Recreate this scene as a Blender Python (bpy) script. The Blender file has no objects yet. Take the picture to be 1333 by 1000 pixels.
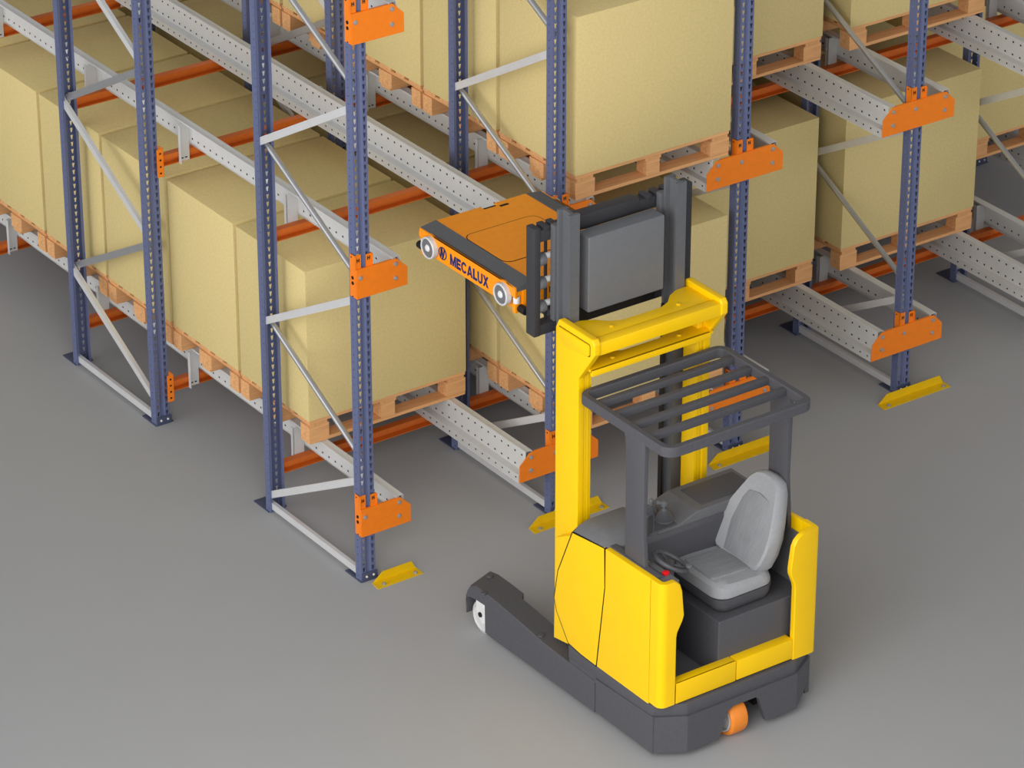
import bpy, bmesh, math, random
from mathutils import Vector, Matrix
random.seed(4)
D = bpy.data; SC = bpy.context.scene; COL = SC.collection
PI = math.pi

# ------------------------------------------------------------------ camera
CAM = Vector((-11.0069, -17.20365, 12.06529)); YAW, PITCH = -.6141, -.48552; FOC = 5092.293
fw = Vector((-math.sin(YAW)*math.cos(PITCH), math.cos(YAW)*math.cos(PITCH), math.sin(PITCH)))
rt = Vector((math.cos(YAW), math.sin(YAW), 0)); upv = rt.cross(fw)
cam = D.objects.new('camera', D.cameras.new('camera')); COL.objects.link(cam)
M = Matrix((rt, upv, -fw)).transposed().to_4x4(); M.translation = CAM
cam.matrix_world = M
cam.data.sensor_width = 36; cam.data.lens = FOC/1333*36; cam.data.clip_end = 200
SC.camera = cam
def px(p):
    d = Vector(p)-CAM; w = d.dot(fw); return 666+FOC*d.dot(rt)/w, 500-FOC*d.dot(upv)/w
def seen(x0, x1, y0, y1, z0, z1, m=40):
    P = [px((x, y, z)) for x in (x0, x1) for y in (y0, y1) for z in (z0, z1)]
    return max(p[0] for p in P) > -m and min(p[0] for p in P) < 1333+m and max(p[1] for p in P) > -m and min(p[1] for p in P) < 1000+m

# ------------------------------------------------------------------ materials
def mat(name, col, rough=.5, metal=0, var=0, scale=20, bump=0, stretch=(1, 1, 1), col2=None, spec=.4):
    m = D.materials.new(name); m.use_nodes = True; nt = m.node_tree; b = nt.nodes['Principled BSDF']
    c = tuple(pow(v/255, 2.2) for v in col)+(1,)
    b.inputs['Base Color'].default_value = c; b.inputs['Roughness'].default_value = rough
    b.inputs['Metallic'].default_value = metal; b.inputs['Specular IOR Level'].default_value = spec
    if var or col2:
        tc = nt.nodes.new('ShaderNodeTexCoord'); mp = nt.nodes.new('ShaderNodeMapping')
        mp.inputs['Scale'].default_value = stretch
        n = nt.nodes.new('ShaderNodeTexNoise'); n.inputs['Scale'].default_value = scale; n.inputs['Detail'].default_value = 5
        nt.links.new(tc.outputs['Object'], mp.inputs[0]); nt.links.new(mp.outputs[0], n.inputs['Vector'])
        cr = nt.nodes.new('ShaderNodeValToRGB'); cr.color_ramp.elements[0].position = .32; cr.color_ramp.elements[1].position = .68
        d = tuple(pow(v/255, 2.2) for v in (col2 or col))
        cr.color_ramp.elements[0].color = tuple(v*(1-var) for v in d)+(1,)
        cr.color_ramp.elements[1].color = tuple(min(1, v*(1+var)) for v in c[:3])+(1,)
        nt.links.new(n.outputs['Fac'], cr.inputs[0]); nt.links.new(cr.outputs[0], b.inputs['Base Color'])
        if bump:
            bp = nt.nodes.new('ShaderNodeBump'); bp.inputs['Strength'].default_value = bump; bp.inputs['Distance'].default_value = .002
            nt.links.new(n.outputs['Fac'], bp.inputs['Height']); nt.links.new(bp.outputs[0], b.inputs['Normal'])
    return m
MT = dict(
 floor=mat('floor_concrete', (166, 167, 169), .8, var=.008, scale=3, spec=.15),
 blue=mat('upright_blue', (96, 104, 138), .45, var=.04, scale=60),
 blue_dark=mat('plate_blue', (72, 78, 100), .5, var=.05, scale=40),
 galv=mat('galvanised_steel', (204, 204, 203), .45, var=.02, scale=14),
 tube=mat('brace_tube_steel', (196, 197, 200), .28, .75, var=.02, scale=14),
 galv_w=mat('brace_steel', (226, 226, 228), .3, .35, var=.02, scale=14),
 orange=mat('orange_paint', (243, 128, 30), .45, var=.03, scale=25),
 beam=mat('beam_orange', (208, 104, 38), .45, var=.05, scale=25),
 carton=mat('carton_board', (216, 196, 138), .85, var=.045, scale=60, spec=.1),
 wood=mat('pallet_wood', (222, 166, 114), .75, var=.15, scale=9, stretch=(.35, 6, 9), spec=.15),
 woody=mat('pallet_wood_across', (216, 160, 108), .75, var=.15, scale=9, stretch=(6, .35, 9), spec=.15),
 guide=mat('guide_yellow', (226, 184, 14), .45, var=.04, scale=25),
 yellow=mat('truck_yellow', (252, 202, 0), .38, var=.015, scale=6),
 dark=mat('truck_dark_grey', (82, 82, 87), .5, var=.06, scale=50),
 steel=mat('mast_steel', (100, 102, 106), .4, .15, var=.04, scale=40),
 cover=mat('carriage_cover_grey', (106, 108, 112), .5, var=.03, scale=20),
 black=mat('black_rubber', (26, 26, 28), .55, var=.1, scale=40),
 blackf=mat('carriage_black', (58, 58, 62), .5, var=.06, scale=40),
 seat=mat('seat_vinyl', (152, 154, 158), .55, var=.04, scale=60, bump=.15),
 seat_in=mat('seat_fabric', (136, 138, 142), .8, var=.1, scale=12, stretch=(1, 9, 1), bump=.2),
 console=mat('console_grey', (104, 105, 108), .5, var=.05, scale=40),
 white=mat('pale_plastic', (222, 222, 222), .35, var=.03, scale=20),
 wheel=mat('wheel_white', (205, 205, 205), .4, var=.04, scale=20),
 tyre=mat('orange_tyre', (236, 136, 48), .42, var=.04, scale=20),
 chrome=mat('chrome', (235, 235, 235), .12, 1.0, var=.02, scale=10),
 bolt=mat('bolt_steel', (176, 176, 174), .35, .5, var=.05, scale=60),
 sh_grey=mat('shuttle_grey', (92, 94, 97), .6, var=.08, scale=80),
 sh_orange=mat('shuttle_orange', (250, 150, 18), .4, var=.03, scale=25),
 blue_ink=mat('logo_blue', (14, 38, 98), .5, var=.02, scale=20),
 hole=mat('slot_gap_shade', (16, 15, 15), .8, var=.05, scale=20),  # near-black fill: shade inside holes, slots and panel gaps, put in as colour
 red=mat('red_button', (220, 24, 34), .4, var=.03, scale=20),
)

# ------------------------------------------------------------------ geometry helpers
class MB:
    def __init__(s): s.bm = bmesh.new()
    def box(s, x0, x1, y0, y1, z0, z1, bev=0, seg=2):
        b = bmesh.new(); bmesh.ops.create_cube(b, size=1)
        for v in b.verts: v.co = ((x0+x1)/2+v.co.x*(x1-x0), (y0+y1)/2+v.co.y*(y1-y0), (z0+z1)/2+v.co.z*(z1-z0))
        if bev: bmesh.ops.bevel(b, geom=b.edges[:], offset=bev, segments=seg, profile=.6, affect='EDGES')
        s.join(b); return s
    def join(s, b, mtx=None):
        if mtx is not None: bmesh.ops.transform(b, matrix=mtx, verts=b.verts)
        me = D.meshes.new('t'); b.to_mesh(me); b.free(); s.bm.from_mesh(me); D.meshes.remove(me)
    def prism(s, pts, a, t0, t1, bev=0, seg=2):
        """polygon pts in the plane normal to axis a, extruded t0..t1"""
        b = bmesh.new()
        f = {'x': lambda p, t: (t, p[0], p[1]), 'y': lambda p, t: (p[0], t, p[1]), 'z': lambda p, t: (p[0], p[1], t)}[a]
        v0 = [b.verts.new(f(p, t0)) for p in pts]; v1 = [b.verts.new(f(p, t1)) for p in pts]; n = len(pts)
        b.faces.new(v0); b.faces.new(v1[::-1])
        for i in range(n): b.faces.new((v0[i], v1[i], v1[(i+1) % n], v0[(i+1) % n]))
        bmesh.ops.recalc_face_normals(b, faces=b.faces)
        if bev: bmesh.ops.bevel(b, geom=b.edges[:], offset=bev, segments=seg, profile=.6, affect='EDGES')
        s.join(b); return s
    def cyl(s, c, r, l, a='z', n=24, r2=None, bev=0):
        b = bmesh.new(); bmesh.ops.create_cone(b, segments=n, radius1=r, radius2=r if r2 is None else r2, depth=l, cap_ends=True)
        if bev:
            bmesh.ops.bevel(b, geom=[e for e in b.edges if len(e.link_faces) == 2 and any(len(f.verts) > 4 for f in e.link_faces)], offset=bev, segments=2, profile=.6, affect='EDGES')
        R = {'z': Matrix(), 'x': Matrix.Rotation(PI/2, 4, 'Y'), 'y': Matrix.Rotation(-PI/2, 4, 'X')}[a]
        s.join(b, Matrix.Translation(c) @ R); return s
    def rod(s, p, q, r, n=12):
        p, q = Vector(p), Vector(q); d = q-p
        b = bmesh.new(); bmesh.ops.create_cone(b, segments=n, radius1=r, radius2=r, depth=d.length, cap_ends=True)
        s.join(b, Matrix.Translation((p+q)/2) @ d.to_track_quat('Z', 'Y').to_matrix().to_4x4()); return s
    def lathe(s, prof, c, a='z', n=28):
        """prof: (radius, height) pairs"""
        b = bmesh.new(); rings = []
        for r, h in prof:
            rings.append([b.verts.new((r*math.cos(2*PI*i/n), r*math.sin(2*PI*i/n), h)) for i in range(n)])
        for u, v in zip(rings, rings[1:]):
            for i in range(n): b.faces.new((u[i], u[(i+1) % n], v[(i+1) % n], v[i]))
        b.faces.new(rings[0]); b.faces.new(rings[-1])
        bmesh.ops.recalc_face_normals(b, faces=b.faces)
        R = {'z': Matrix(), 'x': Matrix.Rotation(PI/2, 4, 'Y'), 'y': Matrix.Rotation(-PI/2, 4, 'X'), '-x': Matrix.Rotation(-PI/2, 4, 'Y'), '-y': Matrix.Rotation(PI/2, 4, 'X')}[a]
        s.join(b, Matrix.Translation(c) @ R); return s
    def path(s, pts, prof, closed=False, up=(0, 0, 1)):
        """sweep a cross-section prof [(side, up)] along pts"""
        b = bmesh.new(); P = [Vector(p) for p in pts]; n = len(P); U = Vector(up); rings = []
        for i, p in enumerate(P):
            a = P[i-1] if (closed or i) else P[i]; c = P[(i+1) % n] if (closed or i < n-1) else P[i]
            t = ((p-a).normalized()+(c-p).normalized()).normalized() if (p-a).length and (c-p).length else (c-a).normalized()
            sd = t.cross(U).normalized(); uu = sd.cross(t)
            tt = (c-p).normalized() if (c-p).length else t
            k = 1/max(.4, abs(t.dot(tt)))
            rings.append([b.verts.new(p+sd*q[0]*k+uu*q[1]) for q in prof])
        m = len(prof)
        for i in range(n if closed else n-1):
            u, v = rings[i], rings[(i+1) % n]
            for j in range(m): b.faces.new((u[j], u[(j+1) % m], v[(j+1) % m], v[j]))
        if not closed: b.faces.new(rings[0]); b.faces.new(rings[-1])
        bmesh.ops.recalc_face_normals(b, faces=b.faces); s.join(b); return s
    def loft(s, rings):
        b = bmesh.new(); R = [[b.verts.new(p) for p in r] for r in rings]; m = len(R[0])
        for u, v in zip(R, R[1:]):
            for j in range(m): b.faces.new((u[j], u[(j+1) % m], v[(j+1) % m], v[j]))
        b.faces.new(R[0]); b.faces.new(R[-1]); bmesh.ops.recalc_face_normals(b, faces=b.faces); s.join(b); return s
    def mesh(s, name, m, smooth=True):
        me = D.meshes.new(name); s.bm.to_mesh(me); s.bm.free(); me.materials.append(MT[m] if isinstance(m, str) else m)
        if smooth:
            me.shade_smooth()
            me.set_sharp_from_angle(angle=math.radians(35))
        return me
    def obj(s, name, m, parent=None, smooth=True):
        return link(name, s.mesh(name, m, smooth), parent)
def link(name, me, parent=None, loc=(0, 0, 0), rotz=0):
    o = D.objects.new(name, me); COL.objects.link(o); o.location = loc; o.rotation_euler[2] = rotz
    if parent: o.parent = parent
    return o
def tag(o, label, cat, group=None):
    o['label'] = label; o['category'] = cat; o['kind'] = 'thing'
    if group: o['group'] = group
    return o
def empty(name, loc, label, cat, group=None, rotz=0):
    o = D.objects.new(name, None); COL.objects.link(o); o.location = loc; o.rotation_euler[2] = rotz
    o.empty_display_size = .1
    return tag(o, label, cat, group)
def child(parent, name, me, loc=(0, 0, 0), rotz=0): return link(name, me, parent, loc, rotz)
def sheet(name, strips, z0, pitch, n, thick, m, plug=False):
    """thin folded section. strips: (p0, p1, holes); p in the section plane, running along z (later turned where needed);
    holes: None or list of (u, w_top, w_bottom, h) with u the hole's centre along the strip"""
    b = bmesh.new(); H = pitch*n
    for p0, p1, holes in strips:
        p0, p1 = Vector(p0), Vector(p1); L = (p1-p0).length; d = (p1-p0)/L
        P = lambda u, z: b.verts.new((p0.x+d.x*u, p0.y+d.y*u, z))
        if not holes:
            b.faces.new((P(0, z0), P(L, z0), P(L, z0+H), P(0, z0+H))); continue
        edges = [0]+[(holes[i][0]+holes[i+1][0])/2 for i in range(len(holes)-1)]+[L]
        for i, (u, wt, wb, h) in enumerate(holes):
            a, c = edges[i], edges[i+1]
            for k in range(n):
                zb, zt = z0+k*pitch, z0+(k+1)*pitch; zm = (zb+zt)/2
                o = [P(a, zb), P(c, zb), P(c, zt), P(a, zt)]
                q = [P(u-wb/2, zm-h/2), P(u+wb/2, zm-h/2), P(u+wt/2, zm+h/2), P(u-wt/2, zm+h/2)]
                for j in range(4): b.faces.new((o[j], o[(j+1) % 4], q[(j+1) % 4], q[j]))
                if plug: b.faces.new(q).material_index = 1  # dark face closes the hole, standing in for the shade inside it
    bmesh.ops.remove_doubles(b, verts=b.verts, dist=1e-5)
    bmesh.ops.recalc_face_normals(b, faces=b.faces)
    bmesh.ops.solidify(b, geom=b.faces[:], thickness=thick)
    me = D.meshes.new(name); b.to_mesh(me); b.free(); me.materials.append(MT[m]); me.materials.append(MT['hole']); return me

# ------------------------------------------------------------------ floor
fl = MB().box(-30, 45, -30, 45, -.2, 0).obj('floor', 'floor', smooth=False); fl['kind'] = 'structure'

# ------------------------------------------------------------------ racking
W = 1.4; DY = 2.421; H = 1.5932; NL = 6
ORD = ['first', 'second', 'third', 'fourth', 'fifth', 'sixth', 'seventh', 'eighth', 'ninth']
LEV = ['ground', 'middle', 'upper']
POSTH = 4.6
slot = lambda u: (u, .02, .007, .031)
post_me = sheet('post', [((-.034, .058), (-.05, .058), None), ((-.05, .058), (-.05, 0), [(.02, .007, .007, .008)]), ((-.05, 0), (-.014, 0), [slot(.018)]),
    ((-.014, 0), (-.009, .008), None), ((-.009, .008), (.009, .008), None), ((.009, .008), (.014, 0), None),
    ((.014, 0), (.05, 0), [slot(.018)]), ((.05, 0), (.05, .058), [(.038, .007, .007, .008)]), ((.05, .058), (.034, .058), None)], 0, .05, int(POSTH/.05), .0025, 'blue')
plate_me = MB().box(-.058, .075, -.004, .172, 0, .008, .001).box(-.05, .06, -.008, -.001, .001, .06, .001).mesh('base_plate', 'blue_dark')
platew_me = MB().box(-.058, .075, -.042, .134, 0, .008, .001).mesh('base_plate', 'blue_dark')
fbolt_me = MB().cyl((0, -.011, 0), .0075, .008, 'y', 10, bev=.002).mesh('bolt', 'white')
fbolt2_me = MB().cyl((0, 0, .004), .009, .009, 'z', 8, bev=.002).mesh('bolt', 'blue_dark')
def flat_brace(p, q, x0=-.042):      # channel, web towards -x
    p, q = Vector(p), Vector(q); d = (q-p).normalized(); nrm = Vector((0, -d.z, d.y)); L = (q-p).length
    m = MB(); w = .023; dp = .026; t = .003
    sec = [(-w, 0), (w, 0), (w, dp), (w-t, dp), (w-t, t), (-w+t, t), (-w+t, dp), (-w, dp)]
    R = [[(x0+b_, (e+nrm*a_).y, (e+nrm*a_).z) for a_, b_ in sec] for e in (p-d*.03, q+d*.03)]
    m.loft(R); return m
def tube_brace(p, q):
    p, q = Vector(p), Vector(q); d = (q-p).normalized()
    return MB().rod(p-d*.02, q+d*.02, .0185, 16)
def lane_of(i): return ORD[i]
def frame_meshes(kind):
    L = []
    yf, yr = -.03, .96
    L.append(('flat', flat_brace((0, yf, .05), (0, yr, .05)).mesh('brace', 'galv_w')))
    if kind == 0:
        N = [(yr, .12), (yf, .67), (yf, .80), (yr, 1.31), (yr, 1.33), (yf, 1.875), (yf, 2.0), (yr, 2.5), (yr, 2.52), (yf, 3.085), (yf, 3.2), (yr, 3.7), (yr, 3.72), (yf, 4.28)]
    else:
        N = [(yf, .19), (yr, .71), (yr, .73), (yf, 1.27), (yf, 1.37), (yr, 1.91), (yr, 1.93), (yf, 2.47), (yf, 2.56), (yr, 3.1), (yr, 3.12), (yf, 3.66)]
    for i in range(0, len(N)-1, 2):
        a, b = N[i], N[i+1]; low_rear = (a[0] == yr) == (a[1] < b[1])
        f = flat_brace if low_rear or kind == 1 else tube_brace
        P, Q = ((0,)+a, (0,)+b)
        if f is tube_brace: P = (.012, P[1], P[2]); Q = (.012, Q[1], Q[2])
        if kind == 1 and low_rear: L.append(('b', flat_brace(P, Q, -.012).mesh('brace', 'tube'))); continue
        L.append(('b', f(P, Q).mesh('brace', 'tube' if f is tube_brace else 'galv_w')))
    return [m for _, m in L]
FM = [frame_meshes(0), frame_meshes(1)]
where = {0: 'at the aisle', 1: 'behind the aisle frame', 2: 'third back from the aisle', 3: 'fourth back from the aisle'}
UPN = ['first', 'second', 'third', 'fourth', 'fifth', 'sixth', 'seventh']
for i in range(NL+1):
    for j in range(3):
        x, y = i*W, j*DY
        if not (seen(x-.05, x+.05, y-.09, y-.03, 0, 3.8, 5) or seen(x-.05, x+.05, y+.9, y+1.05, 0, 3.8, 5)): continue
        root = empty('rack_frame', (x, y, 0), 'blue two-post braced frame %s, %s upright line from the left' % (where[j], UPN[i]), 'rack frame', 'blue braced rack frames')
        for rear in (0, 1):
            P = child(root, 'post', post_me, (0, .995 if rear else -.091, .006), PI if rear else 0)
            pl = child(P, 'base_plate', platew_me if rear else plate_me, (0, 0, -.006), -PI if rear else 0)
            if rear: pl.location = (0, 0, -.006); pl.rotation_euler[2] = PI; pl.location = Vector((0, .0985-.0985, -.006))
            if not rear:
                for bx in (-.02, .03): child(P, 'bolt', fbolt_me, (bx, 0, .03))
        for m in FM[j % 2]: child(root, 'brace', m)

# ---- support rails
RL = 8.25; PN = int(RL/.072)
def rail_mesh(side):
    # side +1: web on the right of its lane (at x=0), shelf towards -x ; section in (x, z) built along z then turned to y
    s = side
    strips = [((.05*s, .508), (.05*s, .52), None), ((.05*s, .52), (0, .52), None), ((0, .52), (0, .376), [(.03, .012, .012, .015), (.118, .012, .012, .015)]),
              ((0, .376), (-.048*s, .376), None), ((-.048*s, .376), (-.048*s, .323), [(.026, .011, .011, .013)]), ((-.048*s, .323), (-.04*s, .323), None)]
    me = sheet('support_rail', strips, 0, .072, PN, .0025, 'galv', True)
    me.transform(Matrix(((1, 0, 0, 0), (0, 0, 1, 0), (0, 1, 0, 0), (0, 0, 0, 1)))); me.flip_normals(); return me
RM = {1: rail_mesh(1), -1: rail_mesh(-1)}
def clip_mesh(s, fr=True):   # Z-shaped bracket that hangs the rail on the cross beam; web plane at x=0
    b = MB()
    b.box(min(0, .003*s), max(0, .003*s), -.004, .06, .385, .515)
    b.box(*sorted((.003*s, .08*s)), -.004, -.001, .25, .505)
    b.box(*sorted((.08*s, .077*s)), -.03, -.001, .243, .505)
    me = b.mesh('hanger_bracket', 'galv', False)
    if not fr: me.transform(Matrix.Scale(-1, 4, (0, 1, 0))); me.flip_normals()
    return me
CM = {(a, f): clip_mesh(a, f) for a in (1, -1) for f in (True, False)}
def cslot(s):
    b = MB()
    for dx in (.028, .056): b.box(dx*s-.008, dx*s+.008, -.0055, -.0045, .268, .276)
    return b.mesh('slot', 'hole', False)
CSL = {1: cslot(1), -1: cslot(-1)}
BY = []      # beam y positions (front face) : rear of even posts, front of odd posts
for j in range(4): BY += [j*DY+.95, (j+1)*DY-.091-.05]
for ln in range(NL):
    for lv in range(3):
        for s in (-1, 1):
            xw = ln*W+(.25 if s < 0 else 1.15)
            if not seen(xw-.05, xw+.05, -.1, RL, lv*H+.32, lv*H+.52, 0): continue
            if lv == 2: 
                if not any(seen(xw-.05, xw+.05, y, y+.5, lv*H+.32, lv*H+.52, 0) for y in (0, 1, 2, 3, 4, 5, 6, 7)): continue
            o = link('support_rail', RM[s], None, (xw, -.105, lv*H))
            tag(o, '%s-hand perforated galvanised pallet rail of the %s lane, %s level' % ('left' if s < 0 else 'right', lane_of(ln), LEV[lv]), 'rail', 'galvanised support rails')
            for kb, yb in enumerate(BY):
                if yb < RL-.2 and seen(xw-.1, xw+.1, yb-.1, yb+.1, lv*H+.2, lv*H+.5, 0):
                    
                    if kb % 2: c = child(o, 'hanger_bracket', CM[s, True], (0, yb+.105-.003, 0)); child(c, 'slot', CSL[s])
                    else: child(o, 'hanger_bracket', CM[s, False], (0, yb+.105+.053, 0))

# ---- cross beams
def beam_mesh():
    b = MB(); x0, x1 = .061, W-.061
    sec = [(0, .319), (.05, .319), (.05, .243), (.002, .243), (.002, .249), (.04, .252), (.04, .278), (0, .286)]
    b.prism(sec, 'x', x0, x1); return b.mesh('cross_beam', 'beam', False)
BM = beam_mesh()
def conn_mesh(s, front=True):
    b = MB(); x = .058 if s > 0 else W-.058
    b.box(min(x-.004, x), x+.004, -.002, .052, .18, .37, .0015)
    if front: b.box(*sorted((x, x-.045*s)), -.006, -.001, .18, .37, .0015)
    return b.mesh('beam_connector', 'orange', False)
CN = {1: conn_mesh(1), -1: conn_mesh(-1)}; CNR = {1: conn_mesh(1, False), -1: conn_mesh(-1, False)}
def connslots(s):
    b = MB(); x = .058 if s > 0 else W-.058
    for k in range(4): b.box(x-.022*s-.006, x-.022*s+.006, -.0075, -.0055, .2+k*.045, .212+k*.045)
    return b.mesh('slot', 'hole', False)
CS = {1: connslots(1), -1: connslots(-1)}
for ln in range(NL):
    for lv in range(3):
        for k, yb in enumerate(BY):
            x0 = ln*W
            front = k % 2 == 1       # beam bolted to the front face of a post
            yy = yb if front else yb
            if not seen(x0, x0+W, yy, yy+.05, lv*H+.2, lv*H+.32, 0): continue
            if yy > 7.6: continue
            o = link('cross_beam', BM, None, (x0, yy, lv*H))
            tag(o, 'orange cross beam of the %s lane, %s level, %s beam from the aisle' % (lane_of(ln), LEV[lv], ORD[k]), 'cross beam', 'orange cross beams')
            for s in (1, -1):
                
                if front: c = child(o, 'beam_connector', CN[s]); child(c, 'slot', CS[s])
                else: child(o, 'beam_connector', CNR[s])

# ---- orange front brackets
def bracket(kind):
    # kind: 'both' or 'right' (lane only on the right)
    L = -.298 if kind == 'both' else -.057
    out = [(L, .323), (.298, .323), (.298, .44), (.222, .512), (L+.076, .512), (L, .44)] if kind == 'both' else [(L, .323), (.298, .323), (.298, .44), (.222, .512), (L, .512)]
    if kind == 'left': out = [(-x, z) for x, z in out]
    b = MB().prism(out, 'y', -.112, -.107, .0008, 1)
    # top fold towards the posts
    b.box(L+.1 if kind == 'both' else L, .195, -.108, -.097, .509, .512)
    face = MB()
    b.box(-.061, -.057, -.109, -.05, .33, .6)                      # side leaf on the post
    b.box(.057, .061, -.109, -.06, .33, .59)
    b.box(-.061, -.016, -.1, -.096, .5, .6); b.box(.018, .061, -.1, -.096, .5, .59)
    return b
def bracket_mesh(kind): return bracket(kind).mesh('front_bracket', 'orange', False)
BK = {k: bracket_mesh(k) for k in ('both', 'right')}
hexb = MB().cyl((0, 0, 0), .014, .006, 'y', 16, bev=.001).cyl((0, -.005, 0), .009, .01, 'y', 6, bev=.001).mesh('bolt', 'bolt')
mark = MB().box(-.009, -.004, -.1015, -.0995, -.012, .012).box(.004, .009, -.1015, -.0995, -.012, .012).box(-.005, .005, -.1015, -.0995, -.002, .003).mesh('slot', 'hole', False)
sidehole = MB().cyl((-.0625, -.08, .42), .011, .004, 'x', 12).cyl((-.0625, -.08, .455), .011, .004, 'x', 12).cyl((-.0625, -.07, .585), .004, .004, 'x', 8).cyl((-.0625, -.08, .335), .004, .004, 'x', 8).mesh('slot', 'hole', False)
for i in range(NL+1):
    for lv in range(3):
        if not seen(i*W-.3, i*W+.3, -.12, -.05, lv*H+.32, lv*H+.6, 5): continue
        k = 'both' if i else 'right'
        o = link('front_bracket', BK[k], None, (i*W, 0, lv*H))
        tag(o, 'orange bolted bracket plate at the aisle end, %s post from the left, %s level' % (UPN[i], LEV[lv]), 'bracket', 'orange rail brackets')
        B_ = [(-.03, .457), (.215, .481), (.213, .389)]+([(-.215, .481), (-.215, .389)] if i else [])
        for bx, bz in B_: child(o, 'bolt', hexb, (bx, -.115, bz))
        for bx in (-.036, .037): child(o, 'slot', mark, (bx, 0, .565))
        child(o, 'slot', sidehole)

# ---- yellow floor guides
def guide_mesh(L, R):
    b = MB(); t = .005
    b.prism([(L, -.216), (R, -.216), (R, -.137), (L+.01, -.137)], 'z', 0, t)
    b.prism([(L+.01, 0), (R, 0), (R-.035, .062), (L+.085, .062)], 'y', -.142, -.137)
    return b.mesh('floor_guide', 'guide', False)
for i in range(4):
    L, R = (-.015, .313) if i == 0 else (-.258, .312)
    o = link('floor_guide', guide_mesh(L, R), None, (i*W, 0, 0))
    tag(o, 'yellow steel guide angle bolted to the floor before the %s aisle post from the left' % UPN[i], 'floor guide', 'yellow floor guides')
    for bx in (L+.06, R-.04): child(o, 'bolt', MB().cyl((0, 0, 0), .014, .005, 'z', 16).cyl((0, 0, .005), .009, .009, 'z', 6, bev=.001).mesh('bolt', 'bolt'), (bx, -.19, .0075))

# ------------------------------------------------------------------ pallets and cartons
PITCHB = .827; PW = 1.158; PD = .80; BW = 1.1688; BD = .792
zt = .684-.522
deck = MB()
xs = -PW/2; bw_ = [.135, .095, .135, .095, .135]; gap = (PD-sum(bw_))/4; yy = 0
for w in bw_: deck.box(-PW/2, PW/2, yy, yy+w, .14, .162, .001); yy += w+gap
deck_me = deck.mesh('top_deck', 'wood', False)
str_me = MB().box(-.06, .06, 0, PD, .119, .1395).mesh('stringer_board', 'woody', False)
blk_me = MB().box(-.0725, .0725, 0, .10, .0225, .1185, .001).mesh('block', 'wood', False)
blkc_me = MB().box(-.05, .05, 0, .10, .0225, .1185, .001).mesh('block', 'wood', False)
BLK = {(True, False): blkc_me, (False, False): blk_me, (True, True): MB().box(-.05, .05, 0, .145, .0225, .1185, .001).mesh('block', 'wood', False), (False, True): MB().box(-.0725, .0725, 0, .145, .0225, .1185, .001).mesh('block', 'wood', False)}
bot_me = MB().box(-PW/2, PW/2, 0, .10, 0, .022, .001).mesh('bottom_board', 'wood', False)
rb = random.Random(3)
carton_mes = []
for v in range(3):
    b = bmesh.new(); bmesh.ops.create_cube(b, size=1)
    for q in b.verts: q.co = (q.co.x*BW, BD/2+q.co.y*BD, .511+q.co.z*1.022)
    bmesh.ops.bevel(b, geom=b.edges[:], offset=.004, segments=2, profile=.5, affect='EDGES')
    m = MB(); m.join(b); carton_mes.append(m.mesh('carton', 'carton'))
STOCK = []
for ln, lv, n0, n1 in [(0, 0, 1, 9), (1, 0, 0, 9), (1, 1, 0, 6), (2, 0, 1, 5), (2, 1, 1, 4), (3, 0, 1, 4), (3, 1, 1, 3), (4, 0, 2, 5)]:
    for n in range(n0, n1): STOCK.append((ln, lv, n, n-n0))
for ln, lv, n, k in STOCK:
    x, y, z = ln*W+W/2, -.094+n*PITCHB, lv*H+.5235
    if not seen(x-.58, x+.58, y, y+.81, z, z+1.2, 0): continue
    if not (seen(x-.58, x+.58, y, y+.81, z, z+.16, 0) or True): pass
    place = 'in the %s lane, %s level, %s from the aisle' % (lane_of(ln), LEV[lv], ORD[k])
    if seen(x-.58, x+.58, y, y+.81, z, z+.16, 0):
        p = empty('pallet', (x, y, z), 'light wooden pallet '+place, 'pallet', 'wooden pallets on the rails')
        child(p, 'top_deck', deck_me)
        for sx in (-.509, 0, .509):
            child(p, 'stringer_board', str_me, (sx, 0, 0))
            for sy in (0, .3275, .7): child(p, 'block', BLK[(sx == 0, sy == .3275)], (sx, sy, 0))
        for sy in (0, .35, .7): child(p, 'bottom_board', bot_me, (0, sy, 0))
    c = link('carton', carton_mes[(ln+n) % 3], None, (x+rb.uniform(-.002, .002), y-.006, z+.1625))
    tag(c, 'tall tan carton on its pallet '+place, 'carton', 'tan cartons in the rack')

# ------------------------------------------------------------------ reach truck
T = empty('reach_truck', (.765, -1.8, 0), 'yellow and dark grey reach truck with raised mast in front of the rack', 'reach truck')
TO = Vector((.765, -1.8, 0))
def tp(mb, name, m, parent=None, smooth=True):
    """truck part built in world coordinates"""
    me = mb.mesh(name, m, smooth); par = parent or T
    me.transform(Matrix.Translation(-TO)); o = link(name, me, par); return o
XL, XR = .205, 1.325
# chassis: lower dark skirts
def outline(x0, x1, yf, yr, c=.16, cf=0): return [(x0, yf), (x0, yr+.105), (x0+c, yr), (x1-c, yr), (x1, yr+.105), (x1, yf)]
ch = MB()
ch.prism(outline(XL+.004, XR-.004, -1.85, -2.745, .17), 'z', .265, .36, .012, 2)
chassis = tp(ch, 'chassis', 'dark')
sk = MB()
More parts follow.
